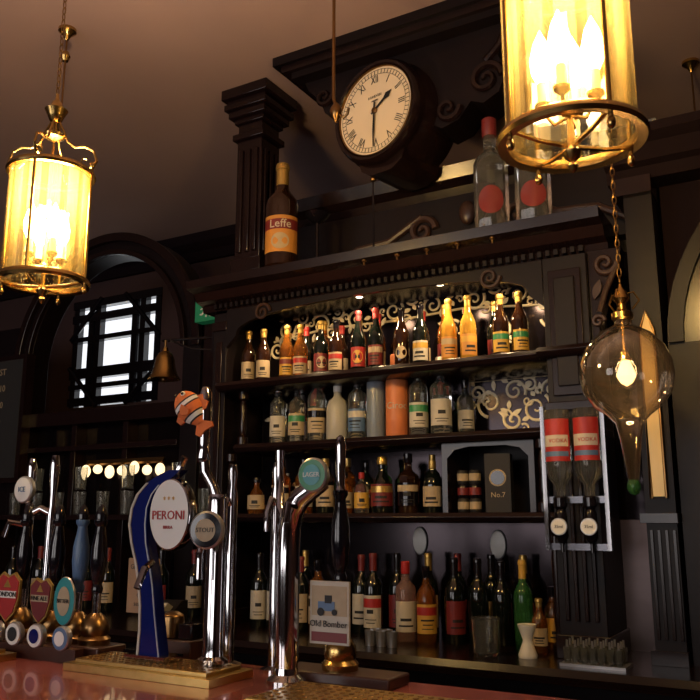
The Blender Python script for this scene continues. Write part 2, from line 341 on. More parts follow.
b.add([(-.004,-.035,.011),(.004,-.035,.011),(.0055,.08,.011),(0,.155,.011),(-.0055,.08,.011)],[tuple(range(5))],INK)
b.M=FM; b.lathe([(.012,.005),(.012,.013),(.004,.016)],BRASSD,20)
b.M=Matrix(); b.prism([(-.12,-.16),(-.10,-.215),(-.05,-.245),(.05,-.245),(.10,-.215),(.12,-.16)],.03,.26,WOOD2)
b.M=RZ(-CR)@T(1.39,-2.6,-3.01)
b.box(-1.86,-.72,2.56,2.92,3.318,CZ,WOOD); b.box(-1.83,-.76,2.58,2.89,3.29,3.318,WOOD2); b.box(-1.79,-.80,2.60,2.86,3.262,3.29,WOOD)
pl=[(-1.76,3.262),(-1.74,3.22),(-1.69,3.17),(-1.66,3.10),(-1.62,3.08),(-1.58,3.02),(-1.52,3.0),(-1.45,3.1),(-1.3,3.1),(-1.2,2.94),(-1.14,2.90),(-1.07,2.92),(-1.02,2.98),(-.97,2.96),(-.91,2.99),(-.88,3.06),(-.91,3.14),(-.87,3.19),(-.83,3.21),(-.81,3.262)]
b.prism(pl,2.66,2.82,WOOD)
b.scroll(-.955,3.05,.065,2.652,WOOD2,1,.016,1.5); b.scroll(-1.66,3.17,.04,2.652,WOOD2,-1,.012,1.4)
b.scroll(-1.11,2.97,.05,2.652,WOOD2,-1,.014,1.3); b.tube([(-.955,2.652,3.12),(-.90,2.652,3.17),(-.87,2.652,3.23)],.015,WOOD2)
b.obj('hanging_wall_clock',(-1.385,2.6,3.012),CR)
# ------------------------------------------------------------------ lanterns
def chain(b,z0,z1,L=.028,m=BRASSD):
    n=max(1,int((z1-z0)/(L*.78))); st=(z1-z0)/n
    for i in range(n):
        c=z0+st*(i+.5); pts=[]
        for k in range(10):
            a=2*pi*k/10; u=.006*math.cos(a); w=L*.5*math.sin(a)
            pts.append((u,0,c+w) if i%2 else (0,u,c+w))
        b.tube(pts,.0018,m,5,True)
def light(name,loc,e,col,r=.04,parent=None):
    l=bpy.data.lights.new(name,'POINT'); l.energy=e; l.color=col; l.shadow_soft_size=r
    o=bpy.data.objects.new(name,l); S.collection.objects.link(o); o.location=loc
    if parent: o.parent=parent
    return o
def lantern(x,y,z,rot,e,k_):
    b=B(); H=.345; top=(CZ-z)/k_
    b.lathe([(.118,-.004),(.136,-.006),(.140,.002),(.136,.012),(.127,.018),(.118,.016),(.116,0),(.118,-.004)],BRASS,48,cap=False)
    b.lathe([(.118,H),(.13,H),(.134,H+.008),(.13,H+.018),(.118,H+.02),(.116,H+.01),(.118,H)],BRASS,48,cap=False)
    b.lathe([(.121,.012),(.121,H+.004)],LGLASS,48,cap=False)
    for k in range(12):      # bevelled glass slats
        a=k*pi/6+.1; b.lathe([(.112,.014),(.112,H)],LGLASS2,3,a0=a,a1=a+.34)
    for k in range(4):
        a=k*pi/2+.3; c,s_=math.cos(a),math.sin(a)
        b.tube([(c*.127,s_*.127,-.02),(c*.127,s_*.127,H+.03)],.0045,BRASS,8)
        b.ell((c*.127,s_*.127,-.024),(.008,.008,.012),BRASS,10,6)
        b.ell((c*.127,s_*.127,H+.036),(.008,.008,.012),BRASS,10,6)
        b.tube([(c*.127,s_*.127,.004),(c*.07,s_*.07,-.008),(0,0,-.012)],.005,BRASS,6)
        pr=[(.125,H+.02),(.14,H+.05),(.128,H+.085),(.10,H+.10),(.07,H+.098),(.045,H+.115),(.03,H+.15),(.012,H+.185)]
        b.tube([(c*r,s_*r,zz) for r,zz in pr],.0042,BRASS,8)
        pr=[(.127,H+.03),(.105,H+.03),(.09,H+.045),(.095,H+.06),(.108,H+.058)]
        b.tube([(c*r,s_*r,zz) for r,zz in pr],.003,BRASS,6)
        a+=.78; c,s_=math.cos(a)*.05,math.sin(a)*.05
        b.tube([(0,0,.05),(c*.6,s_*.6,.04),(c,s_,.07)],.004,BRASS,6)
        b.lathe([(.004,.07),(.016,.08),(.017,.086)],BRASS,12,(c,s_,0))
        b.lathe([(.010,.086),(.010,.13)],IVORY,12,(c,s_,0))
        b.lathe([(.009,.13),(.020,.155),(.022,.18),(.014,.215),(.005,.235),(.001,.245)],BULB,14,(c,s_,0))
    b.lathe([(0,-.065),(.006,-.06),(.010,-.05),(.006,-.042),(.014,-.034),(.018,-.022),(.008,-.012),(.006,.05),(.016,.055),(.005,.07),(.004,H+.18)],BRASS,16)
    b.lathe([(.004,H+.12),(.030,H+.13),(.034,H+.14),(.008,H+.15),(.008,H+.18),(.02,H+.19),(.026,H+.205),(.036,H+.225),(.024,H+.228),(.016,H+.25),(.007,H+.26),(.004,H+.28)],BRASS,20)
    chain(b,H+.28,top-.03)
    b.lathe([(.006,top-.035),(.03,top-.03),(.05,top-.012),(.055,top)],BRASS,24)
    o=b.obj('glass_lantern',(x,y,z),rot); o.scale=(k_,k_,k_)
    light('lantern_bulb_light',(0,0,.27),e,(1,.69,.39),.06,o)
    return o
lantern(-1.745,1.40,2.062,.2,40,.87)
lantern(-.343,1.40,2.125,.5,40,.97)
# globe pendant
b=B()
b.lathe([(.022,.150),(.024,.135),(.040,.126),(.075,.105),(.108,.068),(.126,.022),(.128,-.02),(.118,-.062),(.092,-.098),(.058,-.124),(.038,-.145),(.029,-.185),(.023,-.23),(.017,-.28),(.012,-.315)],GGLASS,48,cap=False)
b.lathe([(.012,-.30),(.017,-.31),(.019,-.325),(.012,-.338),(.001,-.343)],G_GREEN,16)
b.lathe([(.024,.147),(.030,.152),(.030,.168),(.014,.178),(.012,.195),(.024,.21),(.017,.23),(.006,.245),(.004,.255)],BRASS,24)
b.lathe([(.006,.165),(.006,.06),(.014,.055),(.015,.03)],BRASS,14)
b.lathe([(.012,.03),(.022,.005),(.026,-.015),(.016,-.033),(.001,-.042)],BULB3,16)
for k in range(3):
    a=k*2*pi/3+.4; b.tube([(.03*math.cos(a),.03*math.sin(a),.18),(.05*math.cos(a),.05*math.sin(a),.205),(.035*math.cos(a),.035*math.sin(a),.23),(.012*math.cos(a),.012*math.sin(a),.225)],.003,BRASS,6)
gz=1.858; chain(b,.255,CZ-gz-.03); b.lathe([(.006,CZ-gz-.035),(.03,CZ-gz-.03),(.05,CZ-gz)],BRASS,24)
o=b.obj('glass_globe_pendant',(-.462,2.35,gz)); light('globe_light',(0,0,-.01),3,(1,.66,.34),.03,o)
# ceiling rods
b=B(); L=.95
b.lathe([(.035,0),(.035,-.012),(.016,-.03),(.006,-.05)],BRASS,18); b.tube([(0,0,-.04),(0,0,-L)],.004,BRASSD); b.ell((0,0,-L),(.012,.012,.02),BRASS); b.lathe([(.012,-.10),(.02,-.12),(.012,-.14)],BRASS,14)
b.obj('ceiling_pendant_rod',(-2.44,1.98,CZ))
b=B(); b.lathe([(.035,0),(.035,-.012),(.016,-.03),(.006,-.05)],BRASS,18); b.tube([(0,0,-.04),(0,0,-.56)],.004,BRASSD); b.ell((0,0,-.56),(.012,.012,.02),BRASS)
b.obj('ceiling_pendant_rod',(-.33,3.47,CZ))
b=B(); b.lathe([(.03,0),(.03,-.01),(.008,-.03)],BRASS,18); b.tube([(0,0,-.02),(0,0,-.50),(.01,-.0,-.53)],.006,BRASSD)
b.M=T(.01,0,-.55); b.lathe([(.008,.03),(.018,.015),(.022,0),(.016,-.018),(.01,-.028),(.004,-.04)],BRASSD,18)
b.tube([(.01,0,-.01),(.03,0,-.03),(.045,0,-.02),(.05,0,.0)],.005,BRASSD)
b.obj('brass_lamp_hook',(-1.335,2.20,CZ))
b=B(); b.lathe([(.03,0),(.03,.01),(.008,.02),(.006,.21),(.02,.215),(.045,.235),(.055,.25),(.05,.252),(.02,.24)],BLACK,24); b.obj('uplight_lamp',(-1.74,2.74,2.45))
b=B(); b.lathe([(.02,0),(.02,-.01),(.006,-.02),(.006,-.05),(.03,-.055),(.03,-.06),(.004,-.065)],BRASSD,18); b.obj('ceiling_sprinkler',(-1.75,3.75,CZ))
b=B(); b.tube([(0,0,0),(0,0,.30)],.004,BLACK); b.ell((0,0,.30),(.012,.012,.012),BRASSD); b.lathe([(.025,0),(.02,.01),(.005,.015)],BLACK,14); b.obj('thin_finial_rod',(-1.42,2.64,2.45))
# ------------------------------------------------------------------ bottles
PR={'beer':[(0,0),(.9,0),(1,.02),(1,.55),(.93,.61),(.68,.68),(.46,.75),(.40,.82),(.38,.93)],
    'wine':[(0,0),(.92,0),(1,.015),(1,.58),(.93,.64),(.65,.70),(.42,.745),(.37,.80),(.36,.93)],
    'spirit':[(0,0),(.94,0),(1,.015),(1,.63),(.92,.68),(.6,.73),(.40,.77),(.36,.85),(.36,.90)],
    'oct':[(0,0),(.94,0),(1,.015),(1,.60),(.90,.64),(.5,.69),(.38,.73),(.36,.82),(.36,.90)],
    'tall':[(0,0),(.94,0),(1,.015),(.98,.66),(.92,.70),(.62,.75),(.48,.79),(.46,.88),(.46,.92)],
    'decanter':[(0,0),(.92,0),(1.0,.03),(1.08,.16),(1.06,.34),(.90,.50),(.58,.63),(.36,.71),(.32,.78),(.32,.88)],
    'squat':[(0,0),(.94,0),(1,.02),(1,.52),(.96,.60),(.80,.68),(.5,.73),(.34,.77),(.32,.88)]}
CPZ={'tall':.86,'oct':.84,'spirit':.84,'squat':.84,'decanter':.84}
def bottle(name,x,y,z,h,r,kind,glass,label=None,cap=BLACK,lz=(.14,.46),accent=None,txt=None,rot=None,necklab=None,tcol=INK,ts=.3,tz=.42,oval=None):
    b=B()
    b.lathe([(q*r,w*h) for q,w in PR[kind]],glass,8 if kind=='oct' else 24)
    nr=PR[kind][-1][0]*r
    if kind=='beer':
        b.lathe([(nr*1.04,.80*h),(nr*1.06,.93*h)],cap if necklab is None else necklab,18,cap=False)
        b.lathe([(nr*1.1,.925*h),(nr*1.3,.94*h),(nr*1.25,.985*h),(nr*.9,h)],cap,18)
    elif kind=='wine':
        b.lathe([(nr*1.06,.76*h),(nr*1.06,.94*h),(nr*1.2,.945*h),(nr*1.2,.975*h),(nr*1.05,h)],cap,18)
    elif kind=='decanter':
        b.lathe([(nr*1.12,.84*h),(nr*1.5,.85*h),(nr*1.6,.92*h),(nr*1.3,.98*h),(nr*.5,h)],cap,18)
    else:
        b.lathe([(nr*1.12,CPZ[kind]*h),(nr*1.2,CPZ[kind]*h+.003),(nr*1.2,h*.99),(nr*1.0,h)],cap,18)
    rr=r*(1.08 if kind=='decanter' else 1); R2=rr*1.022
    if label:
        R=rr*1.012; W=1.25; a0,a1=-pi/2-W,-pi/2+W
        b.lathe([(R,lz[0]*h),(R,lz[1]*h)],label,20,a0=a0,a1=a1)
        if accent:
            d=lz[1]-lz[0]; b.lathe([(R2,(lz[0]+d*.62)*h),(R2,(lz[0]+d*.9)*h)],accent,20,a0=a0,a1=a1)
        if txt: b.text(txt,r*ts*2,tcol,wrap=(R2+.0005,(lz[0]+(lz[1]-lz[0])*tz)*h))
        else:
            for q,wd,th in random.choice([((.45,.7,.003),(.3,.5,.002),(.16,.6,.0015)),((.5,.35,.007),(.25,.65,.0015),(.15,.5,.0015)),((.4,.55,.005),(.2,.75,.003))]):
                zz=(lz[0]+(lz[1]-lz[0])*q)*h; b.lathe([(R2,zz-th),(R2,zz+th)],tcol,8,a0=-pi/2-wd,a1=-pi/2+wd)
    if oval:
        cz,rz,w,mm=oval; pts=[(r*1.03*math.sin(w*math.cos(t)),-r*1.03*math.cos(w*math.cos(t)),cz*h+rz*h*math.sin(t)) for t in [2*pi*i/24 for i in range(24)]]
        b.add([(0,-r*1.035,cz*h)]+pts,[(0,i+1,(i+1)%24+1) for i in range(24)],mm)
    return b.obj(name,(x,y,z),.42+random.uniform(-.3,.3) if rot is None else rot)
Y=2.80
OC=(.27,.10,.75,CREAM); OG=(.27,.10,.75,YEL)
for x,h,g,l,c,ac,ov in [(-2.125,.245,G_BROWN,CREAM,GOLDF,None,None),(-2.045,.245,G_BROWN,CREAM,GOLDF,None,None),(-1.925,.245,G_AMB,YEL,GOLDF,DRED,None),(-1.855,.24,G_AMB,CREAM,GOLDF,RED,None),
    (-1.755,.245,G_DARK,DRED,GOLDF,None,OC),(-1.682,.24,G_BROWN,CREAM,BLACK,RED,None),(-1.578,.265,G_DARK,RED,DRED,None,OG),(-1.498,.265,G_DARK,DRED,RED,CREAM,None),
    (-1.385,.255,G_BROWN,None,BLACK,None,OC),(-1.303,.255,G_DARK,PAPER,BLACK,YEL,None),(-1.186,.26,G_GOLD,AMBL,GOLDF,CREAM,None),(-1.108,.265,G_GOLD,AMBL,GOLDF,YEL,None),(-.982,.25,G_BROWN,YEL,GOLDF,GREEN,None),(-.91,.25,G_BROWN,YEL,GOLDF,GREEN,None)]:
    bottle('beer_bottle',x,Y,S3,h,.0305,'beer',g,l,c,(.12,.42),ac,necklab=c,oval=ov)
for k,x in enumerate((-1.985,-1.89,-1.8,-1.715,-1.63,-1.54,-1.44,-1.34,-1.245,-1.15,-1.04)): bottle('beer_bottle',x,2.90,S3,.24+.015*(k%3),.03,'beer',[G_BROWN,G_DARK,G_AMB][k%3],CREAM if k%2 else DRED,[GOLDF,RED][k%2],(.12,.4))
R2L=[('gin_bottle',-1.963,.275,.034,'spirit',G_CLEAR,PAPER,SILV,None,None),('spirit_bottle',-1.868,.285,.036,'oct',G_CLEAR,CREAM,BLACK,GREEN,None),
 ('whisky_bottle',-1.772,.32,.038,'wine',G_CLEAR,CREAM,BLACK,BLACK,None),('rum_bottle',-1.674,.25,.045,'squat',G_FROSTW,None,WHITE,None,None),
 ('vodka_bottle',-1.583,.285,.037,'spirit',G_CLEAR,LBLUE,SILV,PAPER,None),('vodka_bottle',-1.50,.36,.036,'tall',G_FROST,None,SILV,None,None),
 ('orange_vodka_bottle',-1.408,.345,.044,'tall',ORG,ORG,ORG,None,'Ciroc'),('vodka_bottle',-1.318,.30,.037,'spirit',G_CLEAR,PAPER,GREEN,GREEN,None),('gin_bottle',-1.225,.315,.040,'oct',G_CLEAR,PAPER,SILV,None,None)]
for n,x,h,r,k,g,l,c,ac,tx in R2L: bottle(n,x,Y,S2,h*.94,r,k,g,l,c,(.12,.45) if not tx else (.2,.6),ac,txt=tx,tcol=PAPER if tx else INK,ts=.42 if tx else .3)
for k,x in enumerate((-2.02,-1.915,-1.82,-1.72,-1.63,-1.54,-1.45,-1.36,-1.27,-1.17)): bottle(['gin_bottle','rum_bottle'][k%2],x,2.905,S2,.19+.03*(k%2),.032,['spirit','decanter','oct'][k%3],[G_CLEAR,G_AMB,G_GREEN][k%3],[CREAM,PAPER][k%2],[BLACK,SILV,RED][k%3])
for n,x,h,r,k,g,l,c,ac in [('liqueur_bottle',-2.065,.15,.034,'decanter',G_AMB,CREAM,BLACK,None),('whisky_bottle',-1.94,.225,.04,'oct',G_AMB,CREAM,BLACK,BLACK),('whisky_bottle',-1.83,.215,.036,'spirit',G_AMB,PAPER,BLACK,RED),
    ('rum_bottle',-1.73,.215,.036,'spirit',G_DARK,CREAM,GOLDF,None),('whisky_bottle',-1.64,.16,.032,'squat',G_AMB,CREAM,BLACK,None),('liqueur_bottle',-1.565,.155,.03,'squat',G_CLEAR,YEL,RED,None),('brandy_bottle',-1.475,.215,.040,'decanter',G_DARK,DRED,GOLDF,GOLDF),
    ('whisky_bottle',-1.365,.22,.040,'oct',G_BROWN,BLACK,BLACK,CREAM),('liqueur_bottle',-1.265,.19,.036,'squat',G_DARK,CREAM,GOLDF,None)]:
    bottle(n,x,Y,S1,h,r,k,g,l,c,(.12,.5),ac)
for k,x in enumerate((-2.0,-1.885,-1.78,-1.685,-1.60,-1.52,-1.42,-1.31)): bottle('liqueur_bottle',x,2.90,S1,.2+.02*(k%2),.033,['spirit','squat','oct'][k%3],[G_AMB,G_DARK,G_GREEN][k%3],[CREAM,DRED,YEL][k%3],[BLACK,GOLDF][k%2])
for n,x,y,h,r,k,g,l,c,ac in [('wine_bottle',-2.04,2.8,.29,.035,'wine',G_DARK,PAPER,BLACK,None),('wine_bottle',-1.962,2.8,.29,.035,'wine',G_DARK,PAPER,BLACK,None),('wine_bottle',-1.84,2.8,.28,.035,'wine',G_DARK,CREAM,DRED,None),
    ('whisky_bottle',-1.76,2.8,.27,.036,'spirit',G_AMB,CREAM,BLACK,BLACK),('wine_bottle',-1.68,2.82,.28,.035,'wine',G_DARK,CREAM,BLACK,None),('wine_bottle',-1.60,2.86,.29,.035,'wine',G_DARK,PAPER,DRED,None),
    ('wine_bottle',-1.505,2.78,.30,.036,'wine',G_DARK,PAPER,DRED,RED),('wine_bottle',-1.435,2.84,.30,.034,'wine',G_DARK,DRED,BLACK,None),('spirit_bottle',-1.362,2.76,.275,.037,'spirit',G_PINK,PAPER,RED,None),
    ('whisky_bottle',-1.285,2.77,.26,.036,'squat',G_AMB,YEL,BLACK,RED),('wine_bottle',-1.18,2.78,.29,.036,'wine',G_DARK,DRED,BLACK,None),('wine_bottle',-1.10,2.80,.29,.036,'wine',G_DARK,None,BLACK,None),
    ('wine_bottle',-1.025,2.83,.28,.035,'wine',G_DARK,None,BLACK,None),('olive_oil_bottle',-.925,2.76,.29,.032,'wine',G_GREEN,None,YEL,None),('sauce_bottle',-.85,2.84,.20,.028,'spirit',G_AMB,YEL,BLACK,None),('wine_bottle',-1.33,2.89,.30,.035,'wine',G_DARK,CREAM,GOLDF,None)]:
    bottle(n,x,y,CT,h,r,k,g,l,c,(.12,.5),ac)
for k,x in enumerate((-2.0,-1.89,-1.22,-1.09,-.97)): bottle('wine_bottle',x,2.91,CT,.30,.034,'wine',G_DARK,CREAM if k%2 else DRED,[BLACK,GOLDF,DRED][k%3])
bottle('cider_bottle',-.865,2.735,CT,.17,.026,'beer',G_AMB,CREAM,GOLDF)
# big display bottles on the cornice
bottle('large_beer_bottle',-1.845,2.635,2.45,.455,.068,'wine',G_BROWN,AMBL,GOLDF,(.12,.46),DRED,txt='Leffe',rot=.5,ts=.36,tz=.76,tcol=PAPER,oval=(.22,.075,.55,CREAM))
bottle('gin_display_bottle',-.948,2.66,2.45,.44,.062,'oct',G_CLEAR,None,DRED,rot=.3,oval=(.24,.12,.75,DRED))
bottle('gin_display_bottle',-.795,2.66,2.45,.40,.062,'oct',G_CLEAR,None,SILV,rot=.3,oval=(.24,.12,.75,DRED))
# cans and gift box in the niche
b=B()
for i in range(2):
    for j in range(3): b.lathe([(.018,0),(.021,.004),(.021,.046),(.018,.05)],[BLACKM,BLACK][j%2],16,(i*.046,0,j*.05)); b.lathe([(.0214,.012),(.0214,.038)],CREAM if j!=1 else DRED,16,(i*.046,0,j*.05),cap=False)
b.obj('stacked_tins',(-1.145,2.80,S1))
b=B(); b.box(-.045,.045,-.04,.04,0,.205,BLACKM); b.M=FM@T(0,.12,.0405); b.lathe([(.03,0),(.03,.001)],CREAM,24); b.lathe([(.025,.001),(.025,.002)],BLACK,24); b.M=FM@T(0,.06,.041); b.text('No.7',.025,CREAM); b.obj('gift_box',(-1.015,2.82,S1),.2,bevel=.002)
# counter bits
b=B(); b.lathe([(.0,0),(.028,0),(.030,.008),(.018,.04),(.014,.052),(.02,.07),(.029,.095),(.030,.10),(.026,.098)],WHITE,24); b.obj('white_egg_cup',(-.87,2.62,CT))
b=B(); b.box(-.03,.16,-.05,.05,0,.008,SILV)
for i in range(7):
    for j in range(3):
        c=(-.01+i*.025,-.033+j*.033,.008); b.lathe([(.009,0),(.0115,.045),(.010,.045),(.008,.006)],G_CLEAR,10,c); b.lathe([(.004,.045),(.003,.065)],SILV,8,c)
b.obj('shot_glass_tray',(-.715,2.58,CT))
b=B()
for i in range(5): b.lathe([(.016,0),(.02,.05),(.018,.05),(.014,.004)],SILV,14,(i%3*.042,i//3*.042,0))
b.obj('spirit_measures',(-1.42,2.60,CT))
b=B(); b.lathe([(0,0),(.035,0),(.04,.01),(.045,.11),(.047,.115),(.042,.113),(.035,.01)],G_CLEAR,24); b.obj('glass_jug',(-1.0,2.60,CT))
b=B(); b.prismx([(-.07,0),(-.07,.05),(.02,.10),(.07,.10),(.07,0)],-.05,.05,BLACKM); b.prismx([(-.05,.064),(-.02,.082),(-.06,.10),(-.10,.075)],-.035,.035,PAPER); b.obj('receipt_printer',(-2.36,2.62,CT),.2)
b=B(); b.lathe([(.022,0),(.026,.004),(.028,.07),(.025,.07),(.022,.01)],WHITE,20); b.tube([(.027,0,.055),(.045,0,.05),(.045,0,.025),(.026,0,.018)],.004,WHITE,8); b.obj('coffee_mug',(-2.12,2.60,CT))
# optics
b=B()
for xx in (-.763,-.578): b.box(xx-.006,xx+.006,-.012,.012,1.36,1.80,CHROME); b.box(xx-.006,xx+.006,.012,.11,1.70,1.72,STEELD)
b.box(-.763,-.578,0,.012,1.50,1.52,STEELD); b.box(-.763,-.578,.0,.012,1.36,1.38,STEELD)
for xx,cl in ((-.715,RED),(-.626,RED)):
    b.lathe([(0,1.785),(.036,1.785),(.039,1.78),(.039,1.60),(.034,1.575),(.018,1.555),(.014,1.53),(.014,1.50)],G_CLEAR,28,(xx,-.01,0))
    b.lathe([(.0397,1.625),(.0397,1.755)],cl,24,(xx,-.01,0),a0=-pi/2-1.3,a1=-pi/2+1.3); b.lathe([(.0401,1.67),(.0401,1.705)],PAPER,24,(xx,-.01,0),a0=-pi/2-1.1,a1=-pi/2+1.1)
    b.lathe([(.0401,1.64),(.0401,1.655)],LBLUE,24,(xx,-.01,0),a0=-pi/2-1.1,a1=-pi/2+1.1)
    b.M=T(xx,-.01,0)@RZ(.25); b.text('VODKA',.017,RED,wrap=(.0405,1.687)); b.M=Matrix()
    b.lathe([(.017,1.52),(.021,1.515),(.021,1.49),(.013,1.48),(.018,1.47),(.020,1.40),(.012,1.385),(.006,1.38),(.006,1.355)],BLACK,20,(xx,-.02,0))
    b.M=T(xx,-.045,1.43)@FM; b.lathe([(.024,0),(.026,.003),(.024,.006)],SILV,24); b.lathe([(.022,.006),(.022,.007)],WHITE,24)
    b.M=T(xx,-.053,1.43)@FM; b.text('35ml',.013,INK); b.M=Matrix()
b.obj('spirit_optics',(0,2.54,0))
# bell
b=B(); b.lathe([(.0,.14),(.012,.14),(.014,.125),(.03,.115),(.042,.09),(.048,.05),(.058,.02),(.072,.0),(.066,-.002),(.05,.02),(.04,.06),(.0,.10)],BRASS,32,cap=False); b.ell((0,0,.0),(.012,.012,.015),BRASSD); b.tube([(0,0,.0),(0,0,.1)],.003,BRASSD)
b.tube([(0,0,.13),(0,0,.175)],.006,BRASSD); b.tube([(-.02,0,.175),(.20,.05,.175),(.225,.07,.175)],.006,BLACK); b.box(.215,.228,.055,.11,.10,.23,BLACK); b.tube([(.02,0,.175),(.12,.03,.13),(.22,.065,.12)],.004,BLACK)
b.obj('brass_bell',(-2.485,2.67,2.055))
# exit sign
b=B(); b.box(-.065,.065,-.03,.033,-.055,.055,EXITG); b.M=T(0,-.031,0)@FM
b.ell((-.012,.028,0),(.009,.009,.001),WHITE,12,6); b.tube([(-.012,.015,0),(-.004,-.005,0),(.012,-.02,0),(.008,-.035,0)],.005,WHITE); b.tube([(-.004,-.005,0),(-.02,-.02,0),(-.03,-.018,0)],.005,WHITE); b.tube([(-.028,.008,0),(-.012,.012,0),(.008,.0,0)],.004,WHITE); b.add([(.03,-.035,.001),(.05,-.035,.001),(.05,.035,.001),(.03,.035,.001)],[(0,1,2,3)],WHITE)
b.obj('exit_sign',(-2.68,3.186,2.50))
# chalkboard
b=B(); b.box(-.3,.3,-.02,.04,-.38,.38,WOOD2); b.box(-.27,.27,-.024,-.02,-.35,.35,CHALK)
for k,t in enumerate(['WINE LIST','Merlot 4.10','Shiraz 4.20','Rioja 4.50','Pinot 4.60','Malbec 4.8']): b.M=T(0,-.025,.28-k*.1)@FM; b.text(t,.055,CREAM)
b.obj('chalkboard_menu',(-4.35,3.20,2.04))
# chandelier reflection in the left bay mirror, modelled as a glowing bulb row
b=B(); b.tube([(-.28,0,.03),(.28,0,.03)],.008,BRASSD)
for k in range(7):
    x=-.27+k*.09; b.tube([(x,0,.03),(x,-.01,.015)],.008,BRASSD); b.ell((x,-.012,-.010+.010*math.sin(k*2)),(.025,.025,.03+.005*math.cos(k*3)),BULB_REFL)
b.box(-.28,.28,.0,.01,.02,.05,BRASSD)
b.obj('reflected_bulb_row',(-3.25,3.215,1.72))
for k in range(9):
    b=B()
    for j in range(2 if k%2 else 1): b.lathe([(0,j*.13),(.026,j*.13),(.028,.004+j*.13),(.034,.12+j*.13),(.032,.12+j*.13),(.025,.008+j*.13)],G_CLEAR,18)
    b.obj('pint_glass',(-3.95+k*.17,3.10,1.475))
for k in range(8): bottle('wine_bottle',-3.7+k*.17,2.92+.03*(k%2),CT,.29,.036,'wine',G_DARK,CREAM if k%3 else DRED,[BLACK,DRED,GOLDF][k%3])
# ------------------------------------------------------------------ beer fonts and pumps on the front bar
BT=1.135
def dripplate(name,x0,x1,y0,y1):
    b=B(); cx=(x0+x1)/2; cy=(y0+y1)/2; w=(x1-x0)/2; d=(y1-y0)/2
    b.box(-w,w,-d,d,0,.016,BRASSP); b.box(-w+.02,w-.02,-d+.015,d-.015,.016,.024,BRASSP)
    n=int(w*2/.02)
    for i in range(n):
        for j in range(int(d*2/.022)-1):
            if -w+.03+i*.0185<w-.025: b.lathe([(.0055,.024),(.0055,.0255),(.003,.026)],BRASSD,8,(-w+.03+i*.0185,-d+.028+j*.02,0))
    b.obj(name,(cx,cy,BT),bevel=.003)
dripplate('brass_drip_tray',-1.46,-1.06,1.30,1.44)
dripplate('brass_drip_tray',-.90,-.45,1.16,1.36)
dripplate('brass_drip_tray',-1.98,-1.66,1.20,1.34)
PT=BT+.0265
# blue crescent font
b=B()
L=[(-1.23,1.556),(-1.262,1.556),(-1.29,1.547),(-1.325,1.53),(-1.353,1.505),(-1.368,1.475),(-1.372,1.44),(-1.363,1.40),(-1.348,1.36),(-1.336,1.315),(-1.329,1.27),(-1.327,1.22),(-1.33,PT)]
Rr=[(-1.262,PT),(-1.270,1.20),(-1.280,1.25),(-1.290,1.31),(-1.303,1.36),(-1.315,1.40),(-1.320,1.44),(-1.318,1.475),(-1.305,1.505),(-1.285,1.525),(-1.255,1.538)]
b.M=T(1.29,-1.39,-PT)
b.prism(L+Rr,1.365,1.392,BLUE)
W=[(x+.006,z) for x,z in L[3:]]; b.prism(L[3:]+W[::-1],1.3625,1.3655,PAPER)
b.prism([(x-.005,z) for x,z in Rr[::-1][1:]]+[(x-.002,z) for x,z in Rr[:-1]],1.3632,1.3655,SILV)
b.box(-1.35,-1.24,1.35,1.41,PT,PT+.010,CHROME)
M0=b.M.copy(); b.M=M0@T(-1.256,1.372,1.462)@FM@Matrix.Diagonal((.74,1,1,1)); b.lathe([(.076,-.018),(.078,-.005),(.076,.006),(.073,.008)],CHROME,40); b.lathe([(.073,.008),(.0,.0095)],WHITE,40,cap=False)
b.M=M0@T(-1.256,1.362,1.459)@FM; b.text('PERONI',.027,RED,ext=.001); b.M=M0@T(-1.256,1.362,1.492)@FM; b.text('* * *',.018,YEL); b.M=M0@T(-1.256,1.362,1.434)@FM; b.text('BIRRA',.010,RED)
b.M=M0; b.tube([(-1.262,1.38,1.53),(-1.25,1.385,1.56),(-1.235,1.385,1.585)],.008,CHROME); b.tube([(-1.30,1.365,1.36),(-1.285,1.33,1.35),(-1.285,1.31,1.31)],.008,CHROME)
b.obj('beer_font',(-1.272,1.39,PT),0,bevel=.003)
def ring_badge(b,x,y,z,r,face,rim=SILV,mid=None,txt=None,tc=INK,ts=None):
    b.M=T(x,y,z)@FM; b.lathe([(r*.96,-.008),(r,-.003),(r,.004),(r*.9,.007)],rim,32); b.lathe([(r*.9,.007),(0,.0085)],face,32,cap=False)
    if mid: b.lathe([(r*.6,.0088),(0,.0095)],mid,28,cap=False)
    if txt: b.M=T(x,y-.0098,z)@FM; b.text(txt,ts or r*.5,tc)
    b.M=Matrix()
# chrome column font with round stout badge
b=B(); H=.33
b.lathe([(.034,0),(.034,.008),(.024,.014),(.022,.03),(.022,H),(.018,H+.012)],CHROME,28,sy=.75)
b.tube([(0,0,H),(-.012,0,H+.03),(-.03,-.004,H+.06),(-.033,-.004,H+.10)],.011,CHROME,12)
b.lathe([(.012,0),(.016,.01),(.011,.03),(.013,.07),(.016,.11),(.014,.15),(.008,.165)],CHROME,20,(-.035,-.004,H+.08))
b.tube([(-.01,-.02,.24),(-.005,-.05,.245),(-.005,-.06,.22),(-.005,-.06,.17)],.008,CHROME,10)
ring_badge(b,.018,-.075,.268,.038,BLACK,SILV,CREAM,'STOUT',INK,.013)
b.tube([(.018,-.07,.268),(0,0,.268)],.01,CHROME)
b.obj('beer_font',(-1.135,1.40,PT),.2)
for xx in (-1.185,-1.062):
    b=B(); b.lathe([(.03,0),(.03,.006),(.013,.012),(.012,.37),(.008,.39),(.011,.42),(.008,.44)],CHROME,20); b.tube([(0,0,.34),(.0,-.02,.36),(0,-.035,.33),(0,-.036,.29)],.007,CHROME,10); b.obj('beer_font',(xx,1.515,BT))
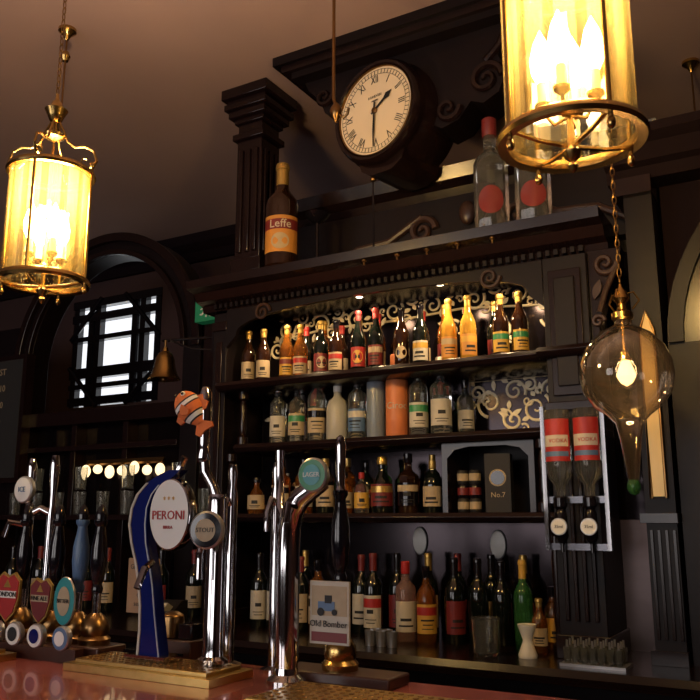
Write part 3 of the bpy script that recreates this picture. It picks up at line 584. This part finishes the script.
# clownfish toy
b=B(); b.M=Matrix.Rotation(.9,4,'Y')@Matrix.Diagonal((.86,.9,.82,1))
prof=[(-.055,.004),(-.05,.018),(-.04,.028),(-.026,.036),(-.022,.037),(-.012,.039),(-.008,.039),(.004,.037),(.014,.033),(.018,.031),(.028,.024),(.032,.021),(.04,.014),(.044,.012)]
cols=[FISHO,FISHO,FISHO,INK,WHITE,INK,FISHO,FISHO,INK,WHITE,INK,FISHO,FISHO]
for i in range(13):
    (xa,ra),(xb,rb)=prof[i],prof[i+1]; vs=[]
    for xx,rr in((xa,ra),(xb,rb)):
        for k in range(20): a=2*pi*k/20; vs.append((xx,rr*.62*math.cos(a),rr*math.sin(a)))
    b.add(vs,[(k,(k+1)%20,20+(k+1)%20,20+k) for k in range(20)],cols[i])
b.prism([(.042,.01),(.06,.028),(.072,.024),(.068,0),(.072,-.022),(.06,-.028),(.042,-.01)],-.004,.004,FISHO)
b.prism([(-.02,.034),(-.012,.052),(.0,.046),(.012,.052),(.024,.036),(.022,.026)],-.004,.004,FISHO)
b.prism([(-.012,-.034),(.0,-.05),(.014,-.046),(.014,-.03)],-.004,.004,FISHO)
b.prism([(-.018,-.004),(.006,.006),(.014,-.006),(.004,-.022),(-.01,-.016)],-.028,-.022,FISHO)
for sgn in(-1,1): b.ell((-.042,sgn*.014,.012),(.007,.005,.007),WHITE,12,8); b.ell((-.043,sgn*.018,.012),(.004,.003,.004),INK,10,6)
b.tube([(-.056,-.008,-.006),(-.05,-.016,-.010)],.002,INK)
b.M=Matrix(); b.tube([(.0,0,-.02),(.02,.01,-.045)],.007,BLACK)
b.obj('clownfish_toy',(-1.192,1.37,1.685),.25)
# swan neck font with green badge
b=B()
b.lathe([(.040,0),(.040,.008),(.026,.018),(.024,.03)],CHROME,28)
b.tube([(0,0,.01),(0,0,.25),(.002,0,.30),(.014,-.003,.335),(.035,-.005,.36),(.06,-.006,.375),(.085,-.006,.39)],[.024,.024,.024,.023,.022,.02,.018],CHROME,20)
b.tube([(.085,-.006,.39),(.10,-.006,.40)],.012,CHROME,12)
b.tube([(.0,0,.30),(-.035,.02,.34),(-.045,.03,.43),(-.045,.03,.46)],[.01,.01,.008,.010],CHROME,12)
ring_badge(b,.082,-.035,.402,.034,GREEN,SILV,TEAL,'LAGER',WHITE,.013)
b.tube([(.082,-.03,.402),(.08,0,.388)],.007,CHROME)
b.tube([(.03,-.01,.34),(.032,-.05,.345),(.032,-.055,.31)],.007,CHROME,10)
b.obj('beer_font',(-.965,1.42,BT))
def handpump(x,y,base,hz0,hz1,handle=BLACK,clip=None,tip=True,name='beer_hand_pump',bt=BT):
    b=B(); h0=hz0-bt; h1=hz1-bt; L=h1-h0
    b.lathe([(.036,0),(.038,.012),(.030,.02),(.034,.03),(.032,.045),(.022,.062),(.012,.07)],base,28)
    b.lathe([(.010,.06),(.010,h0)],CHROME,16)
    b.lathe([(.012,h0-.01),(.014,h0),(.010,h0+.01),(.016,h0+L*.15),(.020,h0+L*.4),(.019,h0+L*.6),(.013,h0+L*.8),(.011,h0+L*.9),(.016,h0+L*.95),(.016,h1)],handle,20)
    b.lathe([(.013,h1),(.014,h1+.012),(.008,h1+.03),(.004,h1+.036)] if not tip else [(.012,h1),(.009,h1+.01),(.010,h1+.05),(.012,h1+.09),(.009,h1+.11),(.002,h1+.115)],CHROME if tip else BLACK,18)
    if clip:
        w,h,shape,m1,m2,tx,tc,cz=clip; M0=b.M; cz-=bt
        b.tube([(0,0,cz),(0,-.035,cz)],.006,CHROME)
        if shape=='oval':
            b.M=T(0,-.04,cz)@FM@Matrix.Diagonal((w,h,1,1)); b.lathe([(1,-.003),(1.04,0),(1,.003)],SILV,32); b.lathe([(1,.003),(0,.0045)],m1,32,cap=False); b.lathe([(.62,.0048),(0,.0055)],m2,32,cap=False)
        elif shape=='shield':
            pl=[(-w,h*.7),(-w*.5,h),(0,h*.85),(w*.5,h),(w,h*.7),(w*.95,0),(w*.6,-h*.65),(0,-h),(-w*.6,-h*.65),(-w*.95,0)]
            b.M=T(0,-.04,cz); b.prism(pl,-.002,.004,GOLDF); b.prism([(p*.9,q*.9) for p,q in pl],-.004,-.002,m1); b.prism([(-w*.78,-h*.02),(w*.78,-h*.02),(w*.78,h*.26),(-w*.78,h*.26)],-.0052,-.004,m2)
            b.prism([(-w*.3,h*.4),(0,h*.72),(w*.3,h*.4)],-.0052,-.004,GOLDF)
        else:
            b.M=T(0,-.04,cz); b.box(-w,w,-.003,.003,-h,h,m1); b.box(-w*.9,w*.9,-.0042,-.003,-h*.1,h*.85,m2)
            b.box(-w*.9,w*.9,-.0045,-.003,-h*.92,-h*.62,DRED)
            b.box(-w*.55,w*.3,-.0055,-.0042,h*.05,h*.35,LBLUE); b.box(-w*.2,w*.15,-.006,-.0042,h*.3,h*.55,INK); b.M=T(0,-.046,cz)@FM
            b.lathe([(.008,0),(.008,.001)],INK,16,(-w*.4,h*.02,0)); b.lathe([(.006,0),(.006,.001)],INK,16,(w*.3,h*.02,0))
        if tx: 
            b.M=T(0,-.0468,cz+(h*.12 if shape=='shield' else (-h*.36 if shape=='card' else 0)))@FM; b.text(tx,w*.38,tc)
        b.M=M0
    return b.obj(name,(x,y,bt))
b=B(); b.box(-.13,.13,-.045,.045,0,.022,BLOCK); b.obj('wooden_pump_block',(-.88,1.49,BT),bevel=.004)
handpump(-.883,1.49,BRASS,1.335,1.51,BLACK,(.045,.06,'card',PAPER,CREAM,'Old Bomber',INK,1.27),bt=BT+.022)
b=B(); b.box(-.24,.23,-.045,.045,0,.03,BLOCK); b.obj('wooden_pump_block',(-1.70,1.45,BT),bevel=.004)
for x,hd,cl in [(-1.795,BLACK,(.044,.060,'shield',RED,WHITE,'LONDON',INK,1.262)),(-1.675,BLACK,(.038,.054,'shield',DRED,CREAM,'FINE ALE',INK,1.258)),(-1.592,LBLUE,(.034,.054,'oval',TEAL,CREAM,'BITTER',INK,1.262)),(-1.53,BLACK,None)]:
    handpump(x,1.45,BRASSD,1.29,1.45,hd,cl,tip=False,bt=BT+.03)
b=B(); b.lathe([(.03,0),(.03,.006),(.015,.02),(.014,.34),(.01,.36)],CHROME,22); ring_badge(b,0,-.02,.395,.036,WHITE,SILV,None,'ICE',LBLUE,.02); b.tube([(0,0,.35),(0,-.01,.39)],.008,CHROME); b.lathe([(.008,.36),(.011,.42),(.013,.46),(.008,.48)],CHROME,14); b.tube([(0,0,.30),(-.04,-.03,.31),(-.045,-.04,.27)],.008,CHROME,10); b.obj('beer_font',(-1.89,1.53,BT))
b=B(); b.lathe([(.025,0),(.025,.006),(.013,.02),(.012,.33),(.008,.35),(.008,.38),(.012,.42),(.013,.46),(.009,.485)],CHROME,22); b.tube([(0,0,.33),(-.03,-.01,.345),(-.06,-.02,.33),(-.065,-.022,.29)],.010,CHROME,12); b.obj('beer_font',(-1.80,1.53,BT))
b=B(); b.box(-.18,.12,-.012,.012,0,.03,BLOCK)
for x,m1,m2 in ((-.155,WHITE,GREEN),(-.085,WHITE,INK),(-.01,WHITE,BLUE),(.075,LBLUE,WHITE)):
    ring_badge(b,x,-.012,.052,.027,m1,SILV,m2); b.tube([(x,0,.02),(x,0,.05)],.004,CHROME)
b.obj('tap_badge_strip',(-1.615,1.375,BT),0)
b=B(); b.box(-.055,.055,-.03,.03,0,.05,BLOCK); b.lathe([(.026,.05),(.029,.07),(.026,.10),(.012,.108)],BRASSD,24,(-.025,0,0)); b.box(.01,.05,-.02,.02,.05,.085,BLACK); b.obj('wooden_tip_box',(-1.32,1.51,BT),bevel=.003)
b=B(); b.box(-.035,.035,-.02,.02,0,.02,BLACK); b.tube([(0,0,.02),(0,0,.12)],.003,CHROME); b.box(-.048,.048,-.004,.0,.10,.225,KRAFT)
for k,t in enumerate(['Glass Pimms','8.50','Please','drink','sensibly']): b.M=T(0,-.0048,.205-k*.021)@FM; b.text(t,.016,INK,ext=.0002)
b.obj('note_card_stand',(-1.430,1.50,BT),0)
# ------------------------------------------------------------------ downlights under the cornice
for x in (-1.9,-1.55,-1.2,-.95):
    b=B(); b.lathe([(.022,0),(.022,-.012),(.016,-.014)],BRASSD,18); b.lathe([(.014,-.0145),(.0,-.0155)],SPOTM,16,cap=False)
    o=b.obj('cornice_downlight',(x,2.76,2.335)); 
    l=bpy.data.lights.new('downlight_beam','SPOT'); l.energy=8; l.color=(1,.70,.38); l.spot_size=2.7; l.spot_blend=.8; l.shadow_soft_size=.02
    lo=bpy.data.objects.new('downlight_beam',l); S.collection.objects.link(lo); lo.parent=o; lo.location=(0,0,-.03); lo.rotation_euler=(.15,0,0)
for i,(x,e) in enumerate(((-3.6,31),(-.9,24))):
    l=bpy.data.lights.new('window_daylight','AREA'); l.shape='RECTANGLE'; l.size=2; l.size_y=1.7; l.energy=e; l.color=(1,.92,.88)
    o=bpy.data.objects.new('window_daylight',l); S.collection.objects.link(o); o.location=(x,-3.4,1.9); o.rotation_euler=(pi/2,0,0)
w=bpy.data.worlds.new('world'); S.world=w; w.use_nodes=True; w.node_tree.nodes['Background'].inputs[0].default_value=(.35,.38,.45,1); w.node_tree.nodes['Background'].inputs[1].default_value=.3
# ------------------------------------------------------------------ camera
cd=bpy.data.cameras.new('camera'); cam=bpy.data.objects.new('camera',cd); S.collection.objects.link(cam)
cd.sensor_width=36; cd.lens=36*820/700; cd.clip_start=.02
p=math.radians(11.7); F=Vector((-.5*math.cos(p),.8660254*math.cos(p),math.sin(p)))
cam.location=(0,0,1.45); cam.rotation_euler=F.to_track_quat('-Z','Y').to_euler(); S.camera=cam
S.view_settings.view_transform='Standard'
